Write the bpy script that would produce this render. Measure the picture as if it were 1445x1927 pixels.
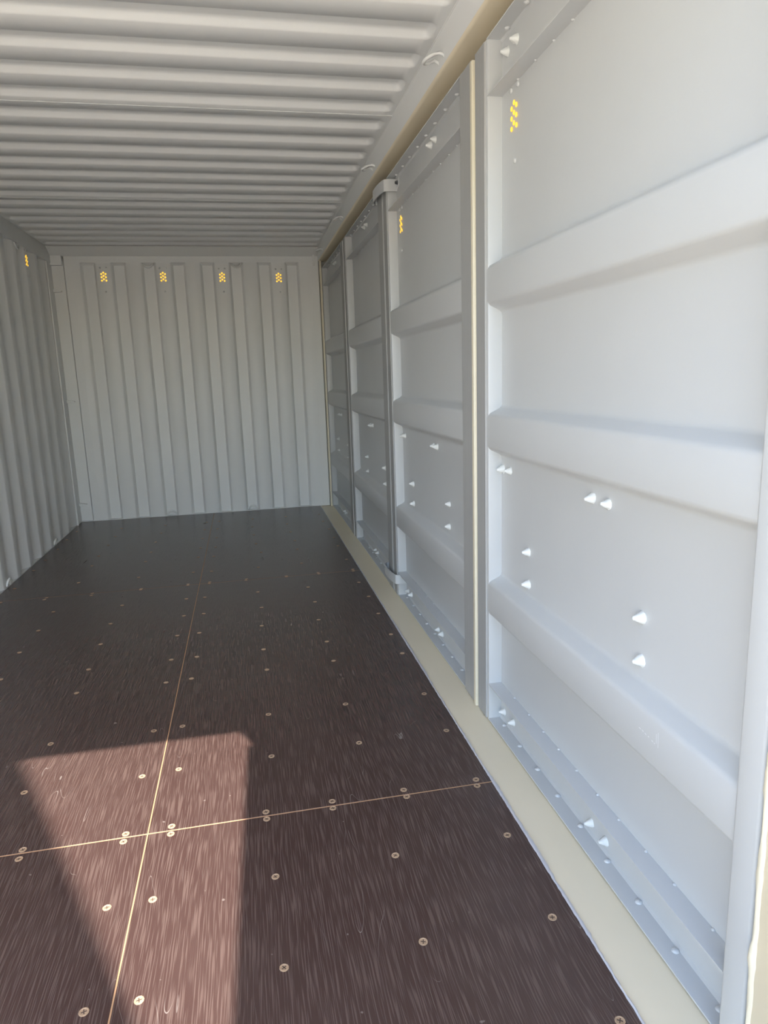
import bpy, bmesh, math, random
from mathutils import Vector, Matrix
random.seed(7)
for o in list(bpy.data.objects): bpy.data.objects.remove(o)
S = bpy.context.scene
COL = S.collection

# ------------------------------------------------------------ camera
cam_d = bpy.data.cameras.new('camera'); cam = bpy.data.objects.new('camera', cam_d); COL.objects.link(cam)
def cam_axes(p, y, r):
    cy, sy, cp, sp, cr, sr = math.cos(y), math.sin(y), math.cos(p), math.sin(p), math.cos(r), math.sin(r)
    f = Vector((sy*cp, cy*cp, sp)); rt = Vector((cy, -sy, 0)); up = rt.cross(f)
    return cr*rt + sr*up, -sr*rt + cr*up, f
ax, ay, az = cam_axes(math.radians(-11.317713), math.radians(11.1611769), math.radians(-1.8806036))
M = Matrix((ax, ay, -az)).transposed().to_4x4()
cam.matrix_world = Matrix.Translation((1.46878, 0.0, 1.182457)) @ M
cam_d.sensor_fit = 'HORIZONTAL'; cam_d.sensor_width = 36.0
cam_d.lens = 1287.609/1445*36.0
cam_d.clip_start = 0.02
S.camera = cam

# ------------------------------------------------------------ sky, sun, exposure
SUN = Vector((0.415, -0.873, 1.0)).normalized()          # direction towards the sun
w = bpy.data.worlds.new('world'); S.world = w; w.use_nodes = True
nt = w.node_tree; nt.nodes.clear()
sky = nt.nodes.new('ShaderNodeTexSky'); sky.sky_type = 'NISHITA'; sky.sun_disc = False
sky.sun_elevation = math.asin(SUN.z); sky.sun_rotation = math.atan2(SUN.x, SUN.y)
sky.air_density = 1.0; sky.dust_density = 1.0; sky.ozone_density = 1.0
bg = nt.nodes.new('ShaderNodeBackground'); bg.inputs[1].default_value = 0.46
ow = nt.nodes.new('ShaderNodeOutputWorld')
nt.links.new(sky.outputs[0], bg.inputs[0]); nt.links.new(bg.outputs[0], ow.inputs[0])
sd = bpy.data.lights.new('sun', 'SUN'); sd.energy = 9.0; sd.angle = math.radians(0.53); sd.color = (1.0, 0.93, 0.84)
sun = bpy.data.objects.new('sun', sd); COL.objects.link(sun); sun.location = (3, -6, 8)
sun.rotation_euler = SUN.to_track_quat('Z', 'Y').to_euler()
S.view_settings.view_transform = 'Standard'; S.view_settings.look = 'None'
S.view_settings.gamma = 1.0; S.view_settings.use_curve_mapping = False
S.view_settings.exposure = 0.86

# ------------------------------------------------------------ materials
def mat(name, col, rough=0.5, spec=0.5, bump=0.0, bscale=200.0, var=0.0, vscale=3.0, metal=0.0, stretch=None, bdist=0.002):
    m = bpy.data.materials.new(name); m.use_nodes = True; n = m.node_tree
    b = n.nodes['Principled BSDF']
    b.inputs['Roughness'].default_value = rough; b.inputs['Metallic'].default_value = metal
    b.inputs['Specular IOR Level'].default_value = spec
    b.inputs['Base Color'].default_value = (*col, 1)
    tc = n.nodes.new('ShaderNodeTexCoord'); src = tc.outputs['Object']
    if stretch:
        mp = n.nodes.new('ShaderNodeMapping'); mp.inputs['Scale'].default_value = stretch
        n.links.new(src, mp.inputs[0]); src = mp.outputs[0]
    if var:
        t = n.nodes.new('ShaderNodeTexNoise'); t.inputs['Scale'].default_value = vscale; t.inputs['Detail'].default_value = 6
        r = n.nodes.new('ShaderNodeMix'); r.data_type = 'RGBA'
        r.inputs[6].default_value = (*[c*(1-var) for c in col], 1); r.inputs[7].default_value = (*[min(1, c*(1+var)) for c in col], 1)
        n.links.new(src, t.inputs['Vector']); n.links.new(t.outputs[0], r.inputs[0]); n.links.new(r.outputs[2], b.inputs['Base Color'])
    if bump:
        t = n.nodes.new('ShaderNodeTexNoise'); t.inputs['Scale'].default_value = bscale; t.inputs['Detail'].default_value = 3
        bp = n.nodes.new('ShaderNodeBump'); bp.inputs['Strength'].default_value = bump; bp.inputs['Distance'].default_value = bdist
        n.links.new(src, t.inputs['Vector']); n.links.new(t.outputs[0], bp.inputs['Height']); n.links.new(bp.outputs[0], b.inputs['Normal'])
    return m

GREY = (0.80, 0.81, 0.80)  # wall and ceiling grey, lightened to even out the light indoors
PAINT_LIFTED = mat('grey_paint_lifted', GREY, 0.42, 0.4, bump=0.10, bscale=60, var=0.035, vscale=2.5)
PAINT_DIMMED = mat('grey_paint_dimmed', (0.575, 0.59, 0.595), 0.38, 0.45, bump=0.08, bscale=40, var=0.03, vscale=3.0)  # same grey paint, darkened to tone down the light on the doors
BRUSHED = mat('grey_rubber_gasket', (0.40, 0.405, 0.40), 0.55, 0.3, bump=0.3, bscale=60, var=0.10, vscale=30, stretch=(6, 6, 0.05))
BEIGE = mat('beige_paint', (0.82, 0.735, 0.56), 0.4, 0.4, bump=0.08, bscale=50, var=0.04, vscale=3)
CREAM = mat('cream_edge_paint', (0.80, 0.74, 0.58), 0.45, 0.4)
SEAL = mat('lilac_grey_sealant', (0.56, 0.56, 0.59), 0.45, 0.4, bump=0.4, bscale=120)
LUMP = mat('white_sealed_paint', (0.78, 0.80, 0.79), 0.4, 0.5, bump=0.5, bscale=90, bdist=0.004)
SCREW = mat('tan_screw_head', (0.42, 0.29, 0.19), 0.45, 0.5, bump=0.5, bscale=300, var=0.35, vscale=350)
SCREW_DARK = mat('dark_screw_slot', (0.10, 0.07, 0.055), 0.8, 0.2)  # plain dark colour for the screw slots and the floor hole
PLY = mat('plywood_edge', (0.46, 0.27, 0.15), 0.6, 0.3, var=0.25, vscale=20)
STEEL = mat('dark_steel_bolt', (0.13, 0.135, 0.14), 0.4, 0.5, metal=0.7)
CONC = mat('concrete_yard', (0.58, 0.51, 0.40), 0.85, 0.2, bump=0.3, bscale=8, var=0.15, vscale=0.6)
EXT = mat('beige_outside_paint', (0.55, 0.47, 0.34), 0.5, 0.4)

VENT_GLOW = bpy.data.materials.new('amber_glow_as_vent_daylight'); VENT_GLOW.use_nodes = True
b = VENT_GLOW.node_tree.nodes['Principled BSDF']
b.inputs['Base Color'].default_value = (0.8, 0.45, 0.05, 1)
b.inputs['Emission Color'].default_value = (1.0, 0.55, 0.035, 1); b.inputs['Emission Strength'].default_value = 0.75  # emission stands in for daylight coming through the vents

def floor_mat():
    m = bpy.data.materials.new('brown_phenolic_plywood'); m.use_nodes = True; n = m.node_tree; L = n.links
    b = n.nodes['Principled BSDF']
    b.inputs['Specular IOR Level'].default_value = 0.65
    tc = n.nodes.new('ShaderNodeTexCoord')
    def mapping(sc, rot=(0, 0, 0), loc=(0, 0, 0)):
        mp = n.nodes.new('ShaderNodeMapping'); mp.inputs['Scale'].default_value = sc; mp.inputs['Rotation'].default_value = rot
        mp.inputs['Location'].default_value = loc; L.new(tc.outputs['Object'], mp.inputs[0]); return mp.outputs[0]
    def noise(vec, s, d=2, dist=0.0):
        t = n.nodes.new('ShaderNodeTexNoise'); t.inputs['Scale'].default_value = s; t.inputs['Detail'].default_value = d
        t.inputs['Distortion'].default_value = dist; L.new(vec, t.inputs['Vector']); return t.outputs[0]
    def math_(op, a, b_=None, c=None, clamp=False):
        t = n.nodes.new('ShaderNodeMath'); t.operation = op; t.use_clamp = clamp
        for i, v in enumerate((a, b_, c)):
            if v is None: continue
            if isinstance(v, (int, float)): t.inputs[i].default_value = v
            else: L.new(v, t.inputs[i])
        return t.outputs[0]
    def ramp(f, lo, hi):
        t = n.nodes.new('ShaderNodeMapRange'); t.interpolation_type = 'SMOOTHSTEP'
        t.inputs['From Min'].default_value = lo; t.inputs['From Max'].default_value = hi
        L.new(f, t.inputs['Value']); return t.outputs[0]
    # pressed wood grain: fine bands along the length of the floor
    warp = n.nodes.new('ShaderNodeVectorMath'); warp.operation = 'MULTIPLY_ADD'
    wn = n.nodes.new('ShaderNodeTexNoise'); wn.inputs['Scale'].default_value = 2.2; wn.inputs['Detail'].default_value = 3
    L.new(mapping((1, 0.35, 1)), wn.inputs['Vector'])
    L.new(wn.outputs['Color'], warp.inputs[0]); warp.inputs[1].default_value = (0.07, 0, 0); L.new(tc.outputs['Object'], warp.inputs[2])
    gm = n.nodes.new('ShaderNodeMapping'); gm.inputs['Scale'].default_value = (340, 9, 1); L.new(warp.outputs[0], gm.inputs[0])
    grain = ramp(noise(gm.outputs[0], 1.0, 1), 0.47, 0.64)
    patch = ramp(noise(mapping((1.6, 1.0, 1)), 2.2, 3, 0.0), 0.20, 0.85)       # worn, dusty areas
    # scratches: thin level lines of stretched noise in a few directions
    def scratches(rot, sc, wdt, thr, seed):
        v = mapping(sc, (0, 0, rot), (seed, seed*1.7, 0))
        f = noise(v, 1.0, 1, 0.3)
        line = math_('SUBTRACT', 1.0, ramp(math_('ABSOLUTE', math_('SUBTRACT', f, 0.5)), wdt*0.3, wdt))
        gate = ramp(noise(mapping((3.5, 3.5, 1), (0, 0, rot), (seed*3, 2, 0)), 1.0, 2), thr, thr+0.06)
        return math_('MULTIPLY', line, gate)
    sc = scratches(0.15, (14, 1.6, 1), 0.0014, 0.63, 3.1)
    for a in ((1.1, (13, 2.0, 1), 0.0013, 0.61, 7.7), (-0.7, (15, 2.2, 1), 0.0013, 0.61, 11.9), (2.3, (12, 1.8, 1), 0.0012, 0.62, 5.2), (1.75, (16, 2.4, 1), 0.0012, 0.61, 15.2)):
        sc = math_('MAXIMUM', sc, scratches(*a))
    spots = math_('MULTIPLY', ramp(noise(mapping((1, 1, 1)), 42, 1), 0.77, 0.80), 0.7)
    marks = math_('MAXIMUM', sc, spots)
    def mix(f, a, b_):
        t = n.nodes.new('ShaderNodeMix'); t.data_type = 'RGBA'
        L.new(f, t.inputs[0])
        for i, v in ((6, a), (7, b_)):
            if isinstance(v, tuple): t.inputs[i].default_value = (*v, 1)
            else: L.new(v, t.inputs[i])
        return t.outputs[2]
    c = mix(math_('MULTIPLY', grain, 0.50), (0.054, 0.029, 0.0255), (0.155, 0.108, 0.095))
    c = mix(math_('MULTIPLY', patch, 0.22), c, (0.105, 0.072, 0.062))
    c = mix(math_('MULTIPLY', marks, 0.55), c, (0.32, 0.28, 0.26))
    L.new(c, b.inputs['Base Color'])
    L.new(math_('MULTIPLY_ADD', patch, 0.015, 0.235), b.inputs['Roughness'])
    bp = n.nodes.new('ShaderNodeBump'); bp.inputs['Strength'].default_value = 0.35; bp.inputs['Distance'].default_value = 0.0012
    h = math_('ADD', grain, math_('MULTIPLY', noise(mapping((1, 1, 1)), 300, 2), 0.25))
    L.new(h, bp.inputs['Height']); L.new(bp.outputs[0], b.inputs['Normal'])
    return m
FLOOR = floor_mat()

# ------------------------------------------------------------ helpers
def link(name, me, m, parent=None, kind=None, loc=None, smooth=None):
    if smooth is not None:
        me.polygons.foreach_set('use_smooth', [True]*len(me.polygons)); me.set_sharp_from_angle(angle=math.radians(smooth))
    if m is not None and not me.materials: me.materials.append(m)
    o = bpy.data.objects.new(name, me); COL.objects.link(o)
    if parent: o.parent = parent
    if loc: o.location = loc
    if kind: o['kind'] = kind
    return o
def empty(name, loc=(0, 0, 0), kind=None, label=None, cat=None):
    o = bpy.data.objects.new(name, None); COL.objects.link(o); o.location = loc; o.empty_display_size = 0.1
    if kind: o['kind'] = kind
    if label: o['label'] = label
    if cat: o['category'] = cat
    return o
def axes(lx, lz):
    """euler rotation that carries local X to lx and local Z to lz"""
    X = Vector(lx).normalized(); Z = Vector(lz).normalized(); Y = Z.cross(X).normalized(); X = Y.cross(Z)
    return Matrix((X, Y, Z)).transposed().to_euler()
def inst(name, me, parent, loc, rot=None, scale=None):
    o = bpy.data.objects.new(name, me); COL.objects.link(o); o.parent = parent; o.location = loc
    if rot: o.rotation_euler = rot
    if scale: o.scale = scale
    return o
def pyd(name, v, f):
    me = bpy.data.meshes.new(name); me.from_pydata(v, [], f); me.update(); return me
def boxes(name, bs, bev=0.0, seg=2):
    """bs: list of (x0,x1,y0,y1,z0,z1)"""
    bm = bmesh.new()
    for x0, x1, y0, y1, z0, z1 in bs:
        r = bmesh.ops.create_cube(bm, size=1)
        for q in r['verts']:
            q.co = Vector(((x0+x1)/2+q.co.x*(x1-x0), (y0+y1)/2+q.co.y*(y1-y0), (z0+z1)/2+q.co.z*(z1-z0)))
    if bev: bmesh.ops.bevel(bm, geom=bm.edges[:], offset=bev, segments=seg, profile=0.5, affect='EDGES')
    me = bpy.data.meshes.new(name); bm.to_mesh(me); bm.free(); return me
def extrude_y(name, prof, y0, y1, closed=False):
    """prof: list of (x,z)"""
    v = [(x, y0, z) for x, z in prof] + [(x, y1, z) for x, z in prof]; n = len(prof); f = []
    for i in range(n if closed else n-1):
        j = (i+1) % n; f.append((i, j, n+j, n+i))
    if closed: f += [tuple(range(n))[::-1], tuple(range(n, 2*n))]
    return pyd(name, v, f)
def prism(name, poly, axis, a, b_):
    """closed polygon in the two other axes, from a to b on axis"""
    def P(p, t): return {0: (t, p[0], p[1]), 1: (p[0], t, p[1]), 2: (p[0], p[1], t)}[axis]
    n = len(poly); v = [P(p, a) for p in poly]+[P(p, b_) for p in poly]
    f = [(i, (i+1) % n, n+(i+1) % n, n+i) for i in range(n)] + [tuple(range(n))[::-1], tuple(range(n, 2*n))]
    me = pyd(name, v, f); bm = bmesh.new(); bm.from_mesh(me); bmesh.ops.recalc_face_normals(bm, faces=bm.faces); bm.to_mesh(me); bm.free(); return me
def tube(name, pts, r, seg=8, caps=True):
    v, f = [], []; n = len(pts)
    for i, p in enumerate(pts):
        p = Vector(p); d = (Vector(pts[min(i+1, n-1)])-Vector(pts[max(i-1, 0)])).normalized()
        a = d.cross(Vector((0, 0, 1)));  a = a if a.length > 1e-3 else d.cross(Vector((1, 0, 0))); a.normalize(); c = d.cross(a)
        for k in range(seg):
            t = 2*math.pi*k/seg; v.append(tuple(p+r*(math.cos(t)*a+math.sin(t)*c)))
    for i in range(n-1):
        for k in range(seg):
            k2 = (k+1) % seg; f.append((i*seg+k, i*seg+k2, (i+1)*seg+k2, (i+1)*seg+k))
    if caps: f += [tuple(range(seg))[::-1], tuple(range((n-1)*seg, n*seg))]
    return pyd(name, v, f)
def lathe(name, prof, seg=12, jitter=0.0, rnd=None):
    """prof: (radius, height) along +Z"""
    v, f = [], []
    for r, h in prof:
        for k in range(seg):
            t = 2*math.pi*k/seg; rr = r*(1+(rnd.uniform(-jitter, jitter) if rnd else 0))
            v.append((rr*math.cos(t), rr*math.sin(t), h))
    for i in range(len(prof)-1):
        for k in range(seg):
            k2 = (k+1) % seg; f.append((i*seg+k, i*seg+k2, (i+1)*seg+k2, (i+1)*seg+k))
    f.append(tuple(range((len(prof)-1)*seg, len(prof)*seg)))
    return pyd(name, v, f)
def hfield(name, us, vs, h, place):
    v = [place(a, b_, h(a, b_)) for b_ in vs for a in us]; nu = len(us); f = []
    for j in range(len(vs)-1):
        for i in range(nu-1): f.append((j*nu+i, j*nu+i+1, (j+1)*nu+i+1, (j+1)*nu+i))
    return pyd(name, v, f)

# ------------------------------------------------------------ dimensions (metres)
L = 6.307; Y0 = 0.45; D = 2.2232; WEB = 2.270; H = 2.28; FX = 2.107; LX = 0.105

# ============================================================ floor
floor = empty('floor', kind='structure')
link('subfloor', boxes('subfloor', [(-0.06, 2.30, Y0-0.05, L+0.10, -0.16, -0.028)]), EXT, floor)
XC = 1.137; YJ = [Y0+0.02, 1.726, 4.052, L+0.02]; g = 0.0015
link('joint_strip', boxes('joint_strip', [(XC-0.02, XC+0.02, YJ[0], YJ[3], -0.020, -0.0004)]), PLY, floor, smooth=30)
for y in YJ[1:3]: link('joint_strip', boxes('joint_strip', [(0.0, FX, y-0.02, y+0.02, -0.020, -0.0005)]), PLY, floor)
panels = {}
for i, (xa, xb) in enumerate(((0.0, XC-g), (XC+g, FX))):
    for j in range(3):
        ya = YJ[j]+(0.0021 if j else 0); yb = YJ[j+1]-(0.0021 if j < 2 else 0)
        me = boxes('floor_panel', [(xa, xb, ya, yb, -0.028, 0.0)], bev=0.0006, seg=1)
        panels[i, j] = link('floor_panel', me, FLOOR, floor)
SCREWS = [(2.069,0.953),(1.086,1.202),(1.187,1.204),(2.055,1.209),(1.762,1.211),(1.469,1.214),(1.079,1.474),(1.18,1.475),(1.464,1.482),(1.762,1.485),(2.061,1.49),(0.825,1.703),(1.078,1.708),(1.198,1.71),(1.451,1.711),(1.634,1.714),(1.846,1.715),(2.057,1.716),(0.824,1.739),(1.079,1.74),(1.197,1.743),(1.45,1.743),(1.636,1.746),(2.064,1.746),(1.845,1.749),(0.749,2.015),(1.084,2.015),(1.191,2.027),(1.477,2.029),(1.762,2.038),(2.061,2.041),(0.752,2.296),(1.085,2.297),(1.18,2.305),(1.478,2.313),(1.758,2.318),(1.759,2.319),(2.058,2.322),(0.749,2.686),(1.085,2.69),(1.183,2.7),(1.486,2.704),(2.065,2.717),(1.766,2.719),(0.406,2.906),(0.747,2.913),(1.083,2.923),(1.191,2.925),(1.479,2.928),(1.764,2.942),(2.064,2.946),(0.393,3.201),(0.741,3.202),(1.083,3.214),(1.184,3.221),(1.479,3.233),(1.758,3.237),(2.062,3.242),(0.736,3.481),(0.398,3.481),(1.091,3.495),(1.19,3.5),(1.486,3.511),(1.769,3.519),(2.064,3.525),(0.397,3.767),(0.745,3.77),(1.181,3.78),(1.082,3.781),(1.473,3.788),(1.758,3.794),(2.055,3.798),(0.289,4.01),(0.539,4.012),(0.056,4.027),(0.805,4.036),(1.194,4.041),(2.061,4.042),(1.65,4.042),(0.292,4.043),(1.408,4.043),(1.848,4.044),(1.071,4.045),(0.537,4.051),(0.805,4.057),(1.649,4.061),(1.07,4.068),(1.41,4.07),(1.195,4.071),(1.845,4.071),(2.063,4.076),(0.05,4.296),(0.407,4.307),(0.755,4.314),(1.487,4.314),(1.196,4.316),(1.083,4.326),(1.765,4.326),(2.06,4.327),(1.195,4.696),(0.747,4.7),(1.516,4.701),(0.405,4.702),(0.044,4.704),(1.091,4.705),(1.767,4.706),(2.056,4.714),(0.75,4.96),(0.049,4.964),(1.196,4.964),(0.398,4.966),(1.485,4.969),(1.092,4.971),(2.061,4.972),(1.77,4.975),(1.475,5.274),(1.759,5.275),(0.744,5.276),(1.194,5.276),(1.089,5.281),(2.062,5.282),(0.052,5.283),(0.402,5.292),(1.468,5.574),(0.75,5.59),(1.75,5.59),(2.05,5.59),(0.041,5.6),(1.087,5.602),(1.759,5.903)]
extra = [(x, y) for x in (0.05, 0.40, 0.748) for y in (1.21, 1.48)] + [(x, 0.93) for x in (0.4, 0.748, 1.08, 1.185, 1.465, 1.762)] \
    + [(x, y) for x in (0.05, 0.40) for y in (1.712, 1.742, 2.03, 2.31, 2.70)] + [(0.05, y) for y in (2.92, 3.21, 3.49, 3.77)] \
    + [(x, 5.90) for x in (0.05, 0.40, 0.75, 1.09, 1.194, 1.475, 2.05)] + [(1.19, 5.60), (0.403, 5.59)]
def screw_mesh():
    bm = bmesh.new(); seg = 12; R = 0.0098
    rings = [(R, 0.0), (R, 0.0014), (R*0.82, 0.0019), (R*0.74, 0.0007)]
    vs = [[bm.verts.new((r*math.cos(2*math.pi*k/seg), r*math.sin(2*math.pi*k/seg), h)) for k in range(seg)] for r, h in rings]
    for a, c in zip(vs, vs[1:]):
        for k in range(seg): bm.faces.new((a[k], a[(k+1) % seg], c[(k+1) % seg], c[k]))
    bm.faces.new(vs[-1])
    me = bpy.data.meshes.new('screw'); bm.to_mesh(me); bm.free(); me.materials.append(SCREW); return me
scr_me = screw_mesh()
slot_me = boxes('screw_slot', [(-0.0052, 0.0052, -0.0010, 0.0010, 0.0008, 0.0013), (-0.0010, 0.0010, -0.0052, 0.0052, 0.0008, 0.0013)]); slot_me.materials.append(SCREW_DARK)
for x, y in SCREWS + extra:
    i = 0 if x < XC else 1; j = 0 if y < YJ[1] else (1 if y < YJ[2] else 2)
    rz = random.uniform(0, 3); p = panels[i, j]
    s = inst('screw', scr_me, p, (x, y, 0.0), (random.uniform(-0.05, 0.05), random.uniform(-0.05, 0.05), rz))
    if y < 2.4: inst('screw_slot', slot_me, s, (0, 0, 0))
# wood fuzz torn up at the board edge: little chips along the right edge
link('floor_hole', lathe('floor_hole', [(0.012, 0.0002), (0.010, 0.0004)], 10), SCREW_DARK, panels[0, 2], loc=(1.075, 5.86, 0))

# sill on the door side
sill = empty('trim_1', kind='structure')
pr = [(FX+0.004, -0.03), (FX+0.004, -0.004), (D-0.030, -0.004), (D-0.010, -0.0060), (2.32, -0.0085), (2.32, -0.05), (FX+0.004, -0.05)]
link('sill_plate', extrude_y('sill_plate', pr[1:6], Y0-0.05, L+0.01), BEIGE, sill, smooth=50)
# ragged grey sealant bead between the boards and the sill
rs = random.Random(3); v = []; f = []; n = 520
for k in range(n):
    y = Y0+(L-Y0)*k/(n-1)
    t = 1.0 if y < 3.6 else 0.6
    a = FX-0.001-rs.random()*0.0015; bq = FX+(0.0065+0.0022*math.sin(y*5.1)+0.0015*math.sin(y*23)+rs.random()*0.0035)*t
    v += [(a, y, 0.0008), (a+0.003, y, 0.0022+rs.random()*0.001), (bq-0.002, y, 0.0005+rs.random()*0.001), (bq, y, -0.004)]
for k in range(n-1):
    for q in range(3): f.append((k*4+q, k*4+q+1, k*4+5+q, k*4+4+q))
link('sealant_bead', pyd('sealant_bead', v, f), SEAL, sill, smooth=60)

# ============================================================ left wall (corrugated)
wall_left = empty('wall_left', kind='structure')
P0 = 5.860; pitch = 0.2645; dep = 0.036; prof = []
k = -21
pts = []
while True:
    a = P0+pitch*k
    if a > 6.10: break
    pts += [(0, a), (0, a+0.068), (-dep, a+0.133), (-dep, a+0.199)]
    k += 1
pts = [p for p in pts if Y0-0.05 < p[1] < 6.13] + [(-0.004, 6.15)]
pts = [(pts[0][0], Y0-0.05)] + pts
zl = [0.0, 2.175]
v = []; f = []
def soften(pts, r=0.007):
    out = [pts[0]]
    for a, b_, c in zip(pts, pts[1:], pts[2:]):
        A, B, C2 = Vector(a), Vector(b_), Vector(c)
        d1 = (A-B).normalized(); d2 = (C2-B).normalized()
        q = min(r, (A-B).length/3, (C2-B).length/3)
        out += [tuple(B+d1*q), tuple(B+(d1+d2)*q*0.28), tuple(B+d2*q)]
    return out+[pts[-1]]
sp = soften(pts)
for z in zl: v += [(x, y, z) for x, y in sp]
n = len(sp); f = [(i, i+1, n+i+1, n+i) for i in range(n-1)]
link('corrugated_sheet', pyd('corrugated_sheet', v, f), PAINT_LIFTED, wall_left, smooth=17)
link('bottom_ledge', boxes('bottom_ledge', [(-0.09, -0.0005, Y0-0.05, 6.16, -0.12, 0.004)], bev=0.001, seg=1), PAINT_LIFTED, wall_left)
link('outer_skin', boxes('outer_skin', [(-0.09, -0.06, Y0-0.05, L+0.10, -0.12, 2.33)]), EXT, wall_left)
link('weld_bead', tube('weld_bead', [(0.0035, 6.158, 0.0), (0.0035, 6.158, 1.1), (0.0035, 6.158, 2.16)], 0.0065, 6), PAINT_LIFTED, wall_left, smooth=60)
def half_ring(name, R=0.036, r=0.0075, leg=0.012):
    pts = [(-R, 0, -leg)] + [(-R*math.cos(math.pi*t/10), 0, R*math.sin(math.pi*t/10)) for t in range(11)] + [(R, 0, -leg)]
    return tube(name, pts, r, 8)
ring_me = half_ring('lashing_ring'); ring_me.materials.append(PAINT_LIFTED); ring_me.polygons.foreach_set('use_smooth', [True]*len(ring_me.polygons))
for y in (5.431, 4.356, 3.30, 2.24, 1.2): inst('lashing_ring', ring_me, wall_left, (-0.002, y, 0.014), axes((0, 1, 0), (0.35, 0, 1)))
for y in (5.413, 4.356, 3.30): inst('lashing_ring', ring_me, wall_left, (-0.002, y, 2.158), axes((0, 1, 0), (0.35, 0, -1)))

# vents: a small group of self-lit amber discs in place of backlit holes, three rivets around
glow_disc_me = lathe('vent_glow_disc', [(0.0068, 0.0), (0.0060, 0.0012)], 10); glow_disc_me.materials.append(VENT_GLOW)
riv_me = lathe('rivet', [(0.0095, -0.001), (0.0092, 0.0014), (0.0070, 0.0036), (0.0035, 0.0050), (0.001, 0.0053)], 10)
riv_me.materials.append(PAINT_DIMMED); riv_me.polygons.foreach_set('use_smooth', [True]*len(riv_me.polygons))
HOLES = [(-0.020, 0.030), (0.0, 0.043), (0.020, 0.030), (-0.020, 0.0), (0.0, 0.013), (0.020, 0.0), (0.0, -0.018), (-0.020, -0.031), (0.022, -0.031)]
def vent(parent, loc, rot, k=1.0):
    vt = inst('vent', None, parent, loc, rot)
    for a, c in HOLES: inst('vent_glow_disc', glow_disc_me, vt, (a*0.86*k, c*0.86, 0.0008))
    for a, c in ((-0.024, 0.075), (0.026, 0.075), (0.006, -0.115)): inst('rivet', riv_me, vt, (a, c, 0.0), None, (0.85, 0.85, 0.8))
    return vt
# local frame of a vent: x right, y up, z out of the wall
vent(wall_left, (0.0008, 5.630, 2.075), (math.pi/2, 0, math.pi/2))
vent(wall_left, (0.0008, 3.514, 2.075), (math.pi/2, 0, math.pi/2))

# ============================================================ back wall
wall_back = empty('wall_back', kind='structure')
cs = [0.2865+0.24*k for k in range(8)]; ZT = 2.172; hw = 0.062; sl = 0.020; bd = 0.036
us = [0.105, 0.15]
for c in cs: us += [c-hw-0.003, c-hw+0.002, c-hw+0.008, c-hw+sl-0.005, c-hw+sl, c-hw+sl+0.006, c, c+hw-sl-0.006, c+hw-sl, c+hw-sl+0.005, c+hw-0.008, c+hw-0.002, c+hw+0.003]
us += [2.11, 2.19]
vs = [0.0, 0.6, 1.2, 1.8, 2.12, 2.14, 2.150, 2.156, 2.162, 2.168, 2.172, 2.178, 2.20, 2.26]
def sstep(t):
    t = max(0, min(1, t)); return t*t*(3-2*t)*0.25+t*0.75
def hb(x, z):
    best = 0
    for c in cs:
        dx = hw-abs(x-c); dz = ZT-z
        best = max(best, min(sstep(dx/sl), sstep(dz/0.020)))
    return best*bd
link('corrugated_sheet', hfield('corrugated_sheet', us, vs, hb, lambda a, b_, h: (a, L+h, b_)), PAINT_LIFTED, wall_back, smooth=35)
link('outer_skin', boxes('outer_skin', [(-0.09, 2.33, L+0.06, L+0.10, -0.12, 2.33)]), EXT, wall_back)
for x in (0.165, 1.142, 2.098, 2.132):
    link('weld_seam', boxes('weld_seam', [(x-0.0018, x+0.0018, L-0.0016, L+0.001, 0.0, 2.165)]), PAINT_LIFTED, wall_back)
link('weld_seam', boxes('weld_seam', [(0.105, 2.19, L-0.0015, L+0.001, 2.180, 2.183)]), PAINT_LIFTED, wall_back)
link('bottom_weld', boxes('bottom_weld', [(0.0, 2.10, L-0.006, L+0.04, 0.0, 0.006)], bev=0.002), PAINT_LIFTED, wall_back)
for x in (0.770, 1.491): inst('lashing_ring', ring_me, wall_back, (x, L+0.010, 0.012), axes((1, 0, 0), (0, -0.3, 1)))
for x in (0.763, 1.489): inst('lashing_ring', ring_me, wall_back, (x, L+0.012, 2.166), axes((1, 0, 0), (0, -0.3, -1)))
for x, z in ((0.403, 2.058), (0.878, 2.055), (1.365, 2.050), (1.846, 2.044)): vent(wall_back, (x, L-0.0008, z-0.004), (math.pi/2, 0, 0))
# left rear corner post with its block and shoring lugs
cpost = empty('trim_2', kind='structure')
link('corner_post', boxes('corner_post', [(-0.06, 0.092, L+0.022, L+0.06, 0.0, 2.26)]), PAINT_LIFTED, cpost)
link('corner_post_edge', prism('corner_post_edge', [(0.092, L+0.024), (0.106, L-0.001), (0.112, L-0.001), (0.112, L+0.05), (0.092, L+0.05)], 2, 0.0, 2.20), PAINT_LIFTED, cpost, smooth=30)
link('post_flange', boxes('post_flange', [(-0.06, 0.0, 6.165, L+0.03, 0.0, 2.17)]), PAINT_LIFTED, cpost)
link('corner_block', boxes('corner_block', [(-0.03, 0.090, L-0.012, L+0.05, 2.150, 2.262)], bev=0.004), PAINT_LIFTED, cpost)
for z in (1.946, 1.043, 0.153):
    me = prism('shoring_lug', [(-0.035, z-0.012), (-0.035, z+0.022), (0.058, z+0.006), (0.063, z), (0.058, z-0.006)], 1, L-0.012, L+0.030)
    link('shoring_lug', me, PAINT_LIFTED, cpost)
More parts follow.
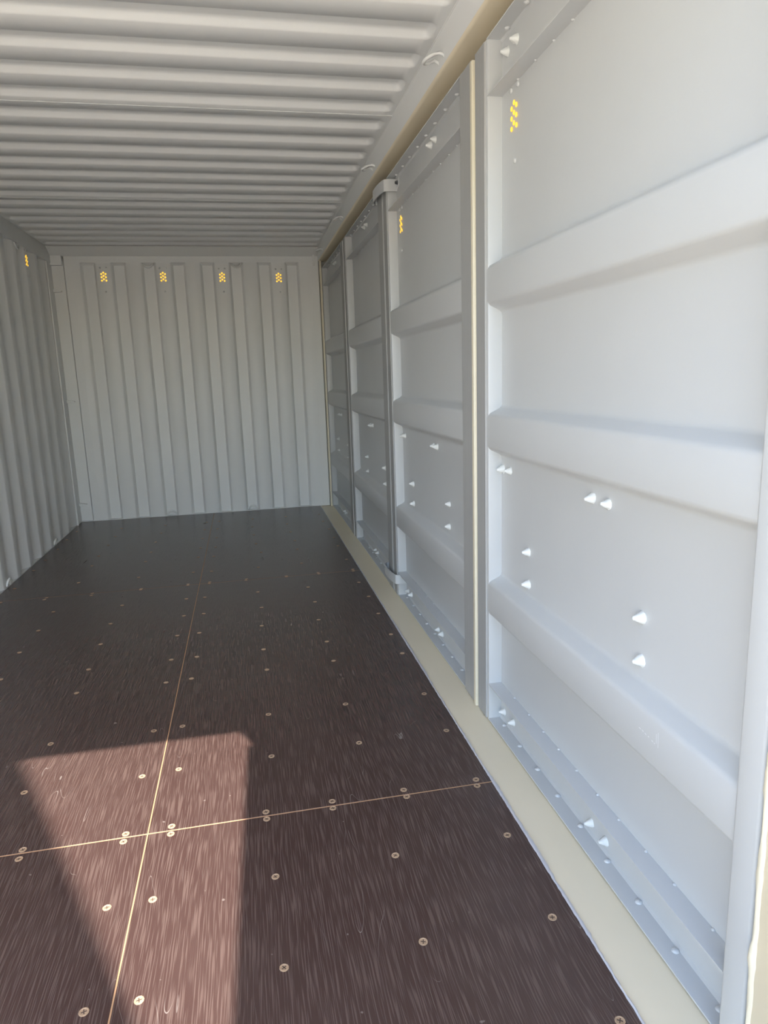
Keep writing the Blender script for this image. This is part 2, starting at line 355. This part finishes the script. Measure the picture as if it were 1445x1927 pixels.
# right rear corner post: grey return, dark gap, cream edge
rpost = empty('trim_3', kind='structure')
link('corner_post', boxes('corner_post', [(2.132, 2.196, L-0.002, L+0.06, 0.0, 2.25)], bev=0.001, seg=1), PAINT_LIFTED, rpost)
link('post_tab', boxes('post_tab', [(2.146, 2.166, L-0.02, L+0.0, 2.145, 2.235)], bev=0.002), PAINT_LIFTED, rpost)
link('cream_edge', boxes('cream_edge', [(2.204, 2.219, L-0.03, L+0.06, -0.005, 2.18)], bev=0.002), CREAM, rpost)
link('post_back', boxes('post_back', [(2.19, 2.32, L+0.02, L+0.10, -0.02, 2.25)]), BRUSHED, rpost)
link('outer_corner', boxes('outer_corner', [(2.30, 2.34, L-0.05, L+0.12, -0.1, 2.33)]), EXT, rpost)
# rear header: sloping plate between roof and wall
hdr = empty('trim_4', kind='structure')
link('rear_header', prism('rear_header', [(L-0.115, 2.285), (L-0.115, 2.278), (L-0.105, 2.275), (L-0.006, 2.222), (L+0.05, 2.218), (L+0.05, 2.285)], 0, -0.05, 2.19), PAINT_LIFTED, hdr)
link('header_weld', boxes('header_weld', [(0.0, 2.17, L-0.122, L-0.112, 2.2755, 2.281)], bev=0.001, seg=1), PAINT_LIFTED, hdr)

# ============================================================ ceiling
ceiling = empty('ceiling', kind='structure')
FAR = [2.262+0.2146*k for k in range(-8, 19)]; GW = 0.112; cd = 0.024; XA, XB = 0.02, 2.168
us = [-0.02, 0.0] + [XA+0.004*k for k in range(0, 12)] + [0.08, 0.12, 0.5, 0.9, 1.3, 1.7, 2.06, 2.10] + [XB-0.048+0.004*k for k in range(0, 13)] + [2.178, 2.19]
us = sorted(set(round(u, 4) for u in us))
vs = [Y0-0.05]
for fy in FAR:
    if fy-GW < Y0: continue
    vs += [fy-GW-0.002, fy-GW+0.003, fy-GW+0.009, fy-GW+0.013, fy-GW+0.018, fy-GW+0.030, fy-0.056, fy-0.030, fy-0.018, fy-0.013, fy-0.009, fy-0.003, fy+0.002]
vs += [L-0.150]
vs = sorted(set(vs))
def hc(x, y):
    for fy in FAR:
        if fy-GW < y < fy:
            # distance to a long slot with rounded ends
            r = GW/2; yc = fy-r
            xc = min(max(x, XA+r), XB-r); R2 = 0.030
            qx = abs(x-(XA+XB)/2)-((XB-XA)/2-R2); qy = abs(y-yc)-(r-R2)
            d = -(math.hypot(max(qx, 0), max(qy, 0))+min(max(qx, qy), 0)-R2)
            return cd*sstep(d/0.017)
    return 0
link('roof_sheet', hfield('roof_sheet', us, vs, hc, lambda a, b_, h: (a, b_, H+h)), PAINT_LIFTED, ceiling, smooth=50)
for y in (1.63, 3.158, 4.662): link('weld_seam', boxes('weld_seam', [(0.0, 2.185, y-0.0016, y+0.0016, H-0.0018, H+0.001)]), PAINT_LIFTED, ceiling)
link('roof_skin', boxes('roof_skin', [(-0.09, 2.33, Y0-0.05, L+0.10, 2.315, 2.335)]), EXT, ceiling)
# left top rail
lrail = empty('trim_5', kind='structure')
link('top_rail', boxes('top_rail', [(-0.062, 0.006, Y0-0.05, L, 2.165, 2.31)], bev=0.004), PAINT_LIFTED, lrail, smooth=40)
# door-side top rail: grey inner face and beige underside
rrail = empty('trim_6', kind='structure')
link('rail_inner_face', extrude_y('rail_inner_face', [(2.186, 2.285), (2.186, 2.279), (2.188, 2.272), (2.1975, 2.194), (2.1985, 2.188)], Y0-0.05, L+0.01), PAINT_LIFTED, rrail, smooth=40)
link('rail_weld', tube('rail_weld', [(2.186, Y0, 2.2795), (2.186, 3, 2.2795), (2.186, L-0.05, 2.2795)], 0.0022, 6), PAINT_LIFTED, rrail)
link('beige_flange', extrude_y('beige_flange', [(2.1985, 2.188), (2.2000, 2.184), (2.2035, 2.1805), (2.209, 2.1785), (2.250, 2.1780), (2.30, 2.1780), (2.30, 2.05)], Y0-0.05, L+0.01), BEIGE, rrail, smooth=50)
link('rail_cover', boxes('rail_cover', [(2.298, 2.34, Y0-0.05, L+0.12, 2.0, 2.33)]), EXT, rrail)
R_ = 0.031
u_pts = [(-R_, 0.026, -0.004), (-R_, 0.010, 0.0), (-R_, 0.0, 0.012), (-R_, 0, 0.034)] + [(-R_*math.cos(math.pi*t/8), 0, 0.034+R_*0.85*math.sin(math.pi*t/8)) for t in range(1, 8)] + [(R_, 0, 0.034), (R_, 0.0, 0.012), (R_, 0.010, 0.0), (R_, 0.026, -0.004)]
uring_me = tube('lashing_ring', u_pts, 0.0058, 8); uring_me.materials.append(PAINT_LIFTED); uring_me.polygons.foreach_set('use_smooth', [True]*len(uring_me.polygons))
for y in (1.22, 2.445, 3.663, 4.790, 5.937): inst('lashing_ring', uring_me, rrail, (2.193, y, 2.222), axes((0, 1, 0), (-1, 0, -0.36)))

# ============================================================ side door leaves
ch_h = 0.135; ZTOP = 2.118
def rib_prof(x_in=D+0.001, x_out=WEB):
    """vertical section of the sheet with three pressed ribs, from the lower to the upper channel"""
    p = [(x_out, 0.10)]
    for a, b_ in ((0.387, 0.496), (0.940, 1.050), (1.385, 1.495)):
        p += [(x_out, a-0.022), (x_in, a), (x_in, b_), (x_out, b_+0.022)]
    p += [(x_out, 2.0)]
    out = [p[0]]
    for A, B, C2 in zip(p, p[1:], p[2:]):
        A, B, C2 = Vector(A), Vector(B), Vector(C2); d1 = (A-B).normalized(); d2 = (C2-B).normalized(); q = 0.009
        out += [tuple(B+d1*q), tuple(B+(d1+d2)*q*0.30), tuple(B+d2*q)]
    return out+[p[-1]]
RP = rib_prof()
rc = random.Random(11)
cone_mes = []
for k in range(4):
    me = lathe('bolt', [(0.0150, -0.002), (0.0152, 0.0012), (0.0128, 0.0035), (0.0118, 0.0085), (0.0098, 0.0105), (0.0086, 0.0150), (0.0056, 0.0185), (0.0048, 0.0225), (0.0022, 0.0240)], 11, 0.11, rc)
    me.materials.append(LUMP); me.polygons.foreach_set('use_smooth', [True]*len(me.polygons)); me.set_sharp_from_angle(angle=math.radians(55)); cone_mes.append(me)
def leaf(idx, y_near, y_far, near_post, far_post, cones, label):
    """sheet between y_near and y_far; near_post/far_post = (y0, y1) of the post front faces"""
    t = empty('door_%d' % idx, (D, y_near, 0), 'structure', label, 'door')
    def P(name, me, m, smooth=None, lab=None):
        o = link(name, me, m, t, smooth=smooth); o.location = (-D, -y_near, 0)
        if lab: o['label'] = lab
        return o
    P('door_sheet', extrude_y('door_sheet', RP, y_near-0.02, y_far+0.01), PAINT_DIMMED, 50)
    P('outer_sheet', boxes('outer_sheet', [(2.283, 2.297, near_post[0], far_post[1], 0.004, ZTOP)]), EXT)
    for (a, b_), nm in ((near_post, 'n'), (far_post, 'f')):
        P('door_post', boxes('door_post', [(D+0.0015, 2.283, a, b_, 0.002, ZTOP)], bev=0.003), PAINT_DIMMED, 40)
    # C channels along the top and bottom edges, open towards the inside
    th = 0.004
    for z0, z1, nm in ((0.002, ch_h, 'bottom_channel'), (1.966, ZTOP, 'top_channel')):
        ya, yb = y_near-0.02, y_far+0.004
        pr = [(D, z0), (WEB+0.008, z0), (WEB+0.008, z1), (D, z1), (D, z1-th), (WEB-0.006, z1-th), (WEB, z1-th-0.006), (WEB, z0+th+0.006), (WEB-0.006, z0+th), (D, z0+th)]
        me = extrude_y(nm, pr, ya, yb, closed=True)
        P(nm, me, PAINT_DIMMED, 40)
    n = max(2, round((y_far-y_near)/0.136))
    for k in range(n):
        y = y_far-0.060-k*0.136
        if y < y_near+0.01: break
        inst('rivet', riv_me, t, (2.257-D, y-y_near, 0.006), None, (0.9, 0.9, 1.0))
        inst('rivet', riv_me, t, (2.257-D, y-y_near-0.01, ZTOP-0.005), (math.pi, 0, 0), (0.9, 0.9, 1.0))
    k = 0
    while y_far-0.125-k*0.108 > y_near:
        y = y_far-0.125-k*0.108+rc.uniform(-0.01, 0.01)
        inst('rivet', riv_me, t, (2.268-D, y-y_near, ch_h), None, (0.5, 0.5, 0.6))
        inst('rivet', riv_me, t, (2.268-D, y-y_near, 1.965), (math.pi, 0, 0), (0.5, 0.5, 0.6)); k += 1
    for y, z in cones:
        s = rc.uniform(0.9, 1.1)*0.92
        inst('bolt', cone_mes[rc.randrange(4)], t, (WEB-D, y-y_near, z), (rc.uniform(-0.1, 0.1), -math.pi/2+rc.uniform(-0.1, 0.1), 0), (s, s, s))
    return t, P
CZ = 0.036
L4 = leaf(1, 0.893, 2.075, (0.828, 0.890), (2.075, 2.178),
    [(1.479, 0.878), (1.404, 0.877), (2.060, 0.875), (2.000, 0.876), (1.853, 0.651), (1.851, 0.552), (1.251, 0.658), (1.248, 0.562),
     (1.439, CZ), (1.366, CZ), (2.045, CZ+0.003), (1.964, CZ+0.006), (2.033, 2.067), (1.966, 2.071), (1.43, 2.07), (1.36, 2.07)],
    'nearest light grey folding side door leaf at right edge of the photo')
L3 = leaf(2, 2.335, 3.486, (2.212, 2.335), (3.486, 3.590),
    [(2.881, 0.873), (2.830, 0.873), (3.520-0.05, 0.870), (3.425, 0.874), (3.274, 0.646), (3.273, 0.547), (2.659, 0.653), (2.663, 0.558),
     (2.857, CZ), (2.796, CZ), (3.444, CZ), (3.371, CZ+0.003), (2.845, 2.070), (2.782, 2.072)],
    'second nearest grey side door leaf with straps round its far post')
L2 = leaf(3, 3.725, 4.886, (3.602, 3.725), (4.886, 4.985),
    [(4.400, 0.865), (4.325, 0.868), (4.550, 0.643), (4.555, 0.546), (3.960, 0.640), (3.955, 0.546), (4.370, CZ), (4.295, CZ), (4.375, 2.072), (4.290, 2.071)],
    'third grey side door leaf counted from the camera, darker inside')
L1 = leaf(4, 5.130, 6.262, (5.003, 5.130), (6.262, 6.300),
    [(5.880, 0.864), (5.745, 0.866), (5.973, 0.646), (5.971, 0.548), (5.40, 0.646), (5.40, 0.548), (5.772, CZ), (5.690, CZ), (5.777, 2.075), (5.700, 2.075)],
    'farthest grey side door leaf beside the end wall')
# gaskets: grey rubber facings on the posts; cream strip where pairs of leaves meet
for (t, P), bands in ((L4, [(2.0905, 2.1800)]), (L3, [(2.2135, 2.3330), (3.5010, 3.5860)]), (L2, [(3.604, 3.7230), (4.9000, 4.9830)]), (L1, [(5.005, 5.128), (6.270, 6.299)])):
    for a, b_ in bands:
        n = 7; v = []; f = []
        w_ = (b_-a); xs = []
        for q in range(n*2):        # shallow lengthwise ridges
            xs.append((a+w_*(q+0.5)/(n*2), 0.0012 if q % 2 else 0.0024))
        prof = [(D+0.002, a)] + [(D-h, y) for y, h in xs] + [(D+0.002, b_)]
        me = pyd('gasket', [(x, y, 0.0) for x, y in prof]+[(x, y, ZTOP-0.003) for x, y in prof], [(i, i+1, len(prof)+i+1, len(prof)+i) for i in range(len(prof)-1)])
        P('gasket', me, BRUSHED, 25)
L3[1]('centre_strip', boxes('centre_strip', [(D-0.008, D+0.03, 2.1860, 2.2085, -0.003, ZTOP-0.012)], bev=0.003), CREAM, 40, 'cream coloured closing strip')
L2[1]('centre_strip', boxes('centre_strip', [(D-0.001, D+0.03, 3.5900, 3.6010, 0.0, ZTOP-0.012)], bev=0.002), PAINT_DIMMED, 40)
L1[1]('centre_strip', boxes('centre_strip', [(D-0.003, D+0.03, 4.9900, 4.9985, -0.002, ZTOP-0.012)], bev=0.002), PAINT_LIFTED, 40)
L4[1]('rounded_edge', boxes('rounded_edge', [(D-0.004, D+0.04, 0.829, 0.8865, 0.0, ZTOP)], bev=0.007, seg=4), PAINT_DIMMED, 60)
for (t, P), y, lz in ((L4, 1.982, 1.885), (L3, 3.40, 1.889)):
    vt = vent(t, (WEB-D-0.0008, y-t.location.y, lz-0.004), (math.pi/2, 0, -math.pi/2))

# rubbed chalk strokes on the lowest rib of the nearest leaf, grey smudge on its top panel
CHALK = mat('pale_chalk', (0.78, 0.79, 0.80), 0.8, 0.2)
def stroke(name, P_, a, c, wd, xx, m):
    (ya, za), (yb, zb) = a, c; d = Vector((yb-ya, zb-za)).normalized(); nx, nz = -d.y*wd/2, d.x*wd/2
    P_(name, pyd(name, [(xx, ya+nx, za+nz), (xx, yb+nx, zb+nz), (xx, yb-nx, zb-nz), (xx, ya-nx, za-nz)], [(0, 1, 2, 3)]), m)
rk = random.Random(2)
for q in range(6):
    t0 = q/6+rk.uniform(0, 0.05); t1 = t0+rk.uniform(0.05, 0.10); f_ = lambda t: (1.178-0.068*t, 0.452-0.008*t+rk.uniform(-0.001, 0.001))
    stroke('chalk_mark', L4[1], f_(t0), f_(t1), 0.0022, D+0.0002, CHALK)
for dy in (0.0, 0.006): stroke('chalk_mark', L4[1], (1.108+dy, 0.474-dy), (1.107+dy, 0.442+dy), 0.0016, D+0.0002, CHALK)

# steel straps that hold the two middle leaves folded together
def strap(z0, z1, label, tail):
    pts = [(2.262, 3.728), (2.232, 3.742), (2.214, 3.738), (2.199, 3.715), (2.193, 3.68), (2.192, 3.62), (2.196, 3.54), (2.203, 3.49), (2.207, 3.474), (2.214, 3.468), (2.232, 3.466), (2.2655, 3.466), (2.2685, 3.462), (2.2685, 3.420)]
    th = 0.004; out = []
    n = len(pts)
    for i, p in enumerate(pts):
        d = (Vector(pts[min(i+1, n-1)])-Vector(pts[max(i-1, 0)])).normalized(); nn = Vector((d.y, -d.x))
        out.append((Vector(p)+nn*th/2, Vector(p)-nn*th/2))
    v = []; f = []
    for i, (a, c) in enumerate(out):
        lo = z0
        if i == n-1: lo = z0+0.018
        v += [(a.x, a.y, lo), (a.x, a.y, z1), (c.x, c.y, z1), (c.x, c.y, lo)]
    for i in range(n-1):
        for q in range(4): f.append((i*4+q, i*4+(q+1) % 4, i*4+4+(q+1) % 4, i*4+4+q))
    f += [(0, 3, 2, 1), (n*4-4, n*4-3, n*4-2, n*4-1)]
    cx, cy = 2.23, 3.60
    v = [(a-cx, b_-cy, c-z0) for a, b_, c in v]
    t = empty('steel_strap', (cx, cy, z0), None, label, 'strap')
    me = pyd('band', v, f); bm = bmesh.new(); bm.from_mesh(me); bmesh.ops.recalc_face_normals(bm, faces=bm.faces); bm.to_mesh(me); bm.free()
    link('band', me, PAINT_DIMMED, t, smooth=35)
    if tail:
        bo = link('bolt', lathe('bolt', [(0.010, -0.002), (0.010, 0.004), (0.0075, 0.0042), (0.0075, 0.011), (0.004, 0.0125)], 6), STEEL, t, loc=(2.266-cx, 3.442-cy, 0.034)); bo.rotation_euler = (0, -math.pi/2, 0); bo['label'] = 'dark hexagon bolt head'
    return t
strap(2.052, 2.106, 'bent grey steel strap round the door posts just under the ceiling rail', True)
strap(0.074, 0.124, 'bent grey steel strap round the door posts down near the beige sill', False)

# ============================================================ near end of the container (mostly out of view) and the yard
near = empty('trim_7', kind='structure')
link('corner_post', boxes('corner_post', [(2.2165, 2.36, 0.44, 0.818, -0.12, 2.33)], bev=0.003), BEIGE, near, smooth=40)
rs = random.Random(5); v = []; f = []; n = 150
for k in range(n):
    z = 2.2*k/(n-1); j = rs.random()
    bulge = 0.004*math.exp(-((z-0.235)/0.02)**2)
    wd = 0.0045+0.0025*math.sin(z*37)+0.003*j
    v += [(2.2175, 0.8165+wd+bulge, z), (2.2135-bulge, 0.8160+wd*0.3, z), (2.2140-0.0012*rs.random(), 0.8150-0.003*j, z), (2.2168, 0.809-0.002*j, z)]
for k in range(n-1):
    for q in range(3): f.append((k*4+q, k*4+q+1, k*4+5+q, k*4+4+q))
link('sealant_bead', pyd('sealant_bead', v, f), CREAM, near, smooth=70)
link('corner_post', boxes('corner_post', [(-0.12, -0.002, Y0-0.14, Y0, -0.12, 2.33)], bev=0.003), BEIGE, near)
link('end_header', boxes('end_header', [(-0.12, 2.36, Y0-0.10, Y0, 2.130, 2.34)], bev=0.004), BEIGE, near)
link('threshold', boxes('threshold', [(-0.12, 2.36, Y0-0.10, Y0+0.02, -0.14, -0.001)], bev=0.003), BEIGE, near)
d5 = empty('door_5', (2.24, 0.35, 0), 'structure', 'open end door leaf swung out beside the camera', 'door')
link('door_sheet', prism('door_sheet', [(0.0, 0.0), (-0.04, -1.15), (0.01, -1.155), (0.05, 0.0)], 2, -0.02, 2.02), EXT, d5)
ground = link('ground', boxes('ground', [(-40, 40, -40, 45, -0.5, -0.25)]), CONC, None, 'structure')
ground['label'] = 'pale concrete yard around the container'
cb = [(-0.1, 2.3, 0.9, 1.1, -0.25, -0.16), (-0.1, 2.3, 5.4, 5.6, -0.25, -0.16)]
link('support_block', boxes('support_block', cb), CONC, floor)
# added, unseen mast in the yard behind the camera: it casts the left edge of the sun patch
blocker = empty('sun_blocker', (1.692, -2.40, -0.25), None, 'added tall unseen concrete mast standing in the yard outside the container', 'blocker')
link('shaft', boxes('shaft', [(0.58, 1.0, 0.0, 0.40, 0, 7.0)], bev=0.01), CONC, blocker)
link('base', boxes('base', [(0.46, 1.12, -0.14, 0.54, 0, 0.25)], bev=0.02), CONC, blocker)
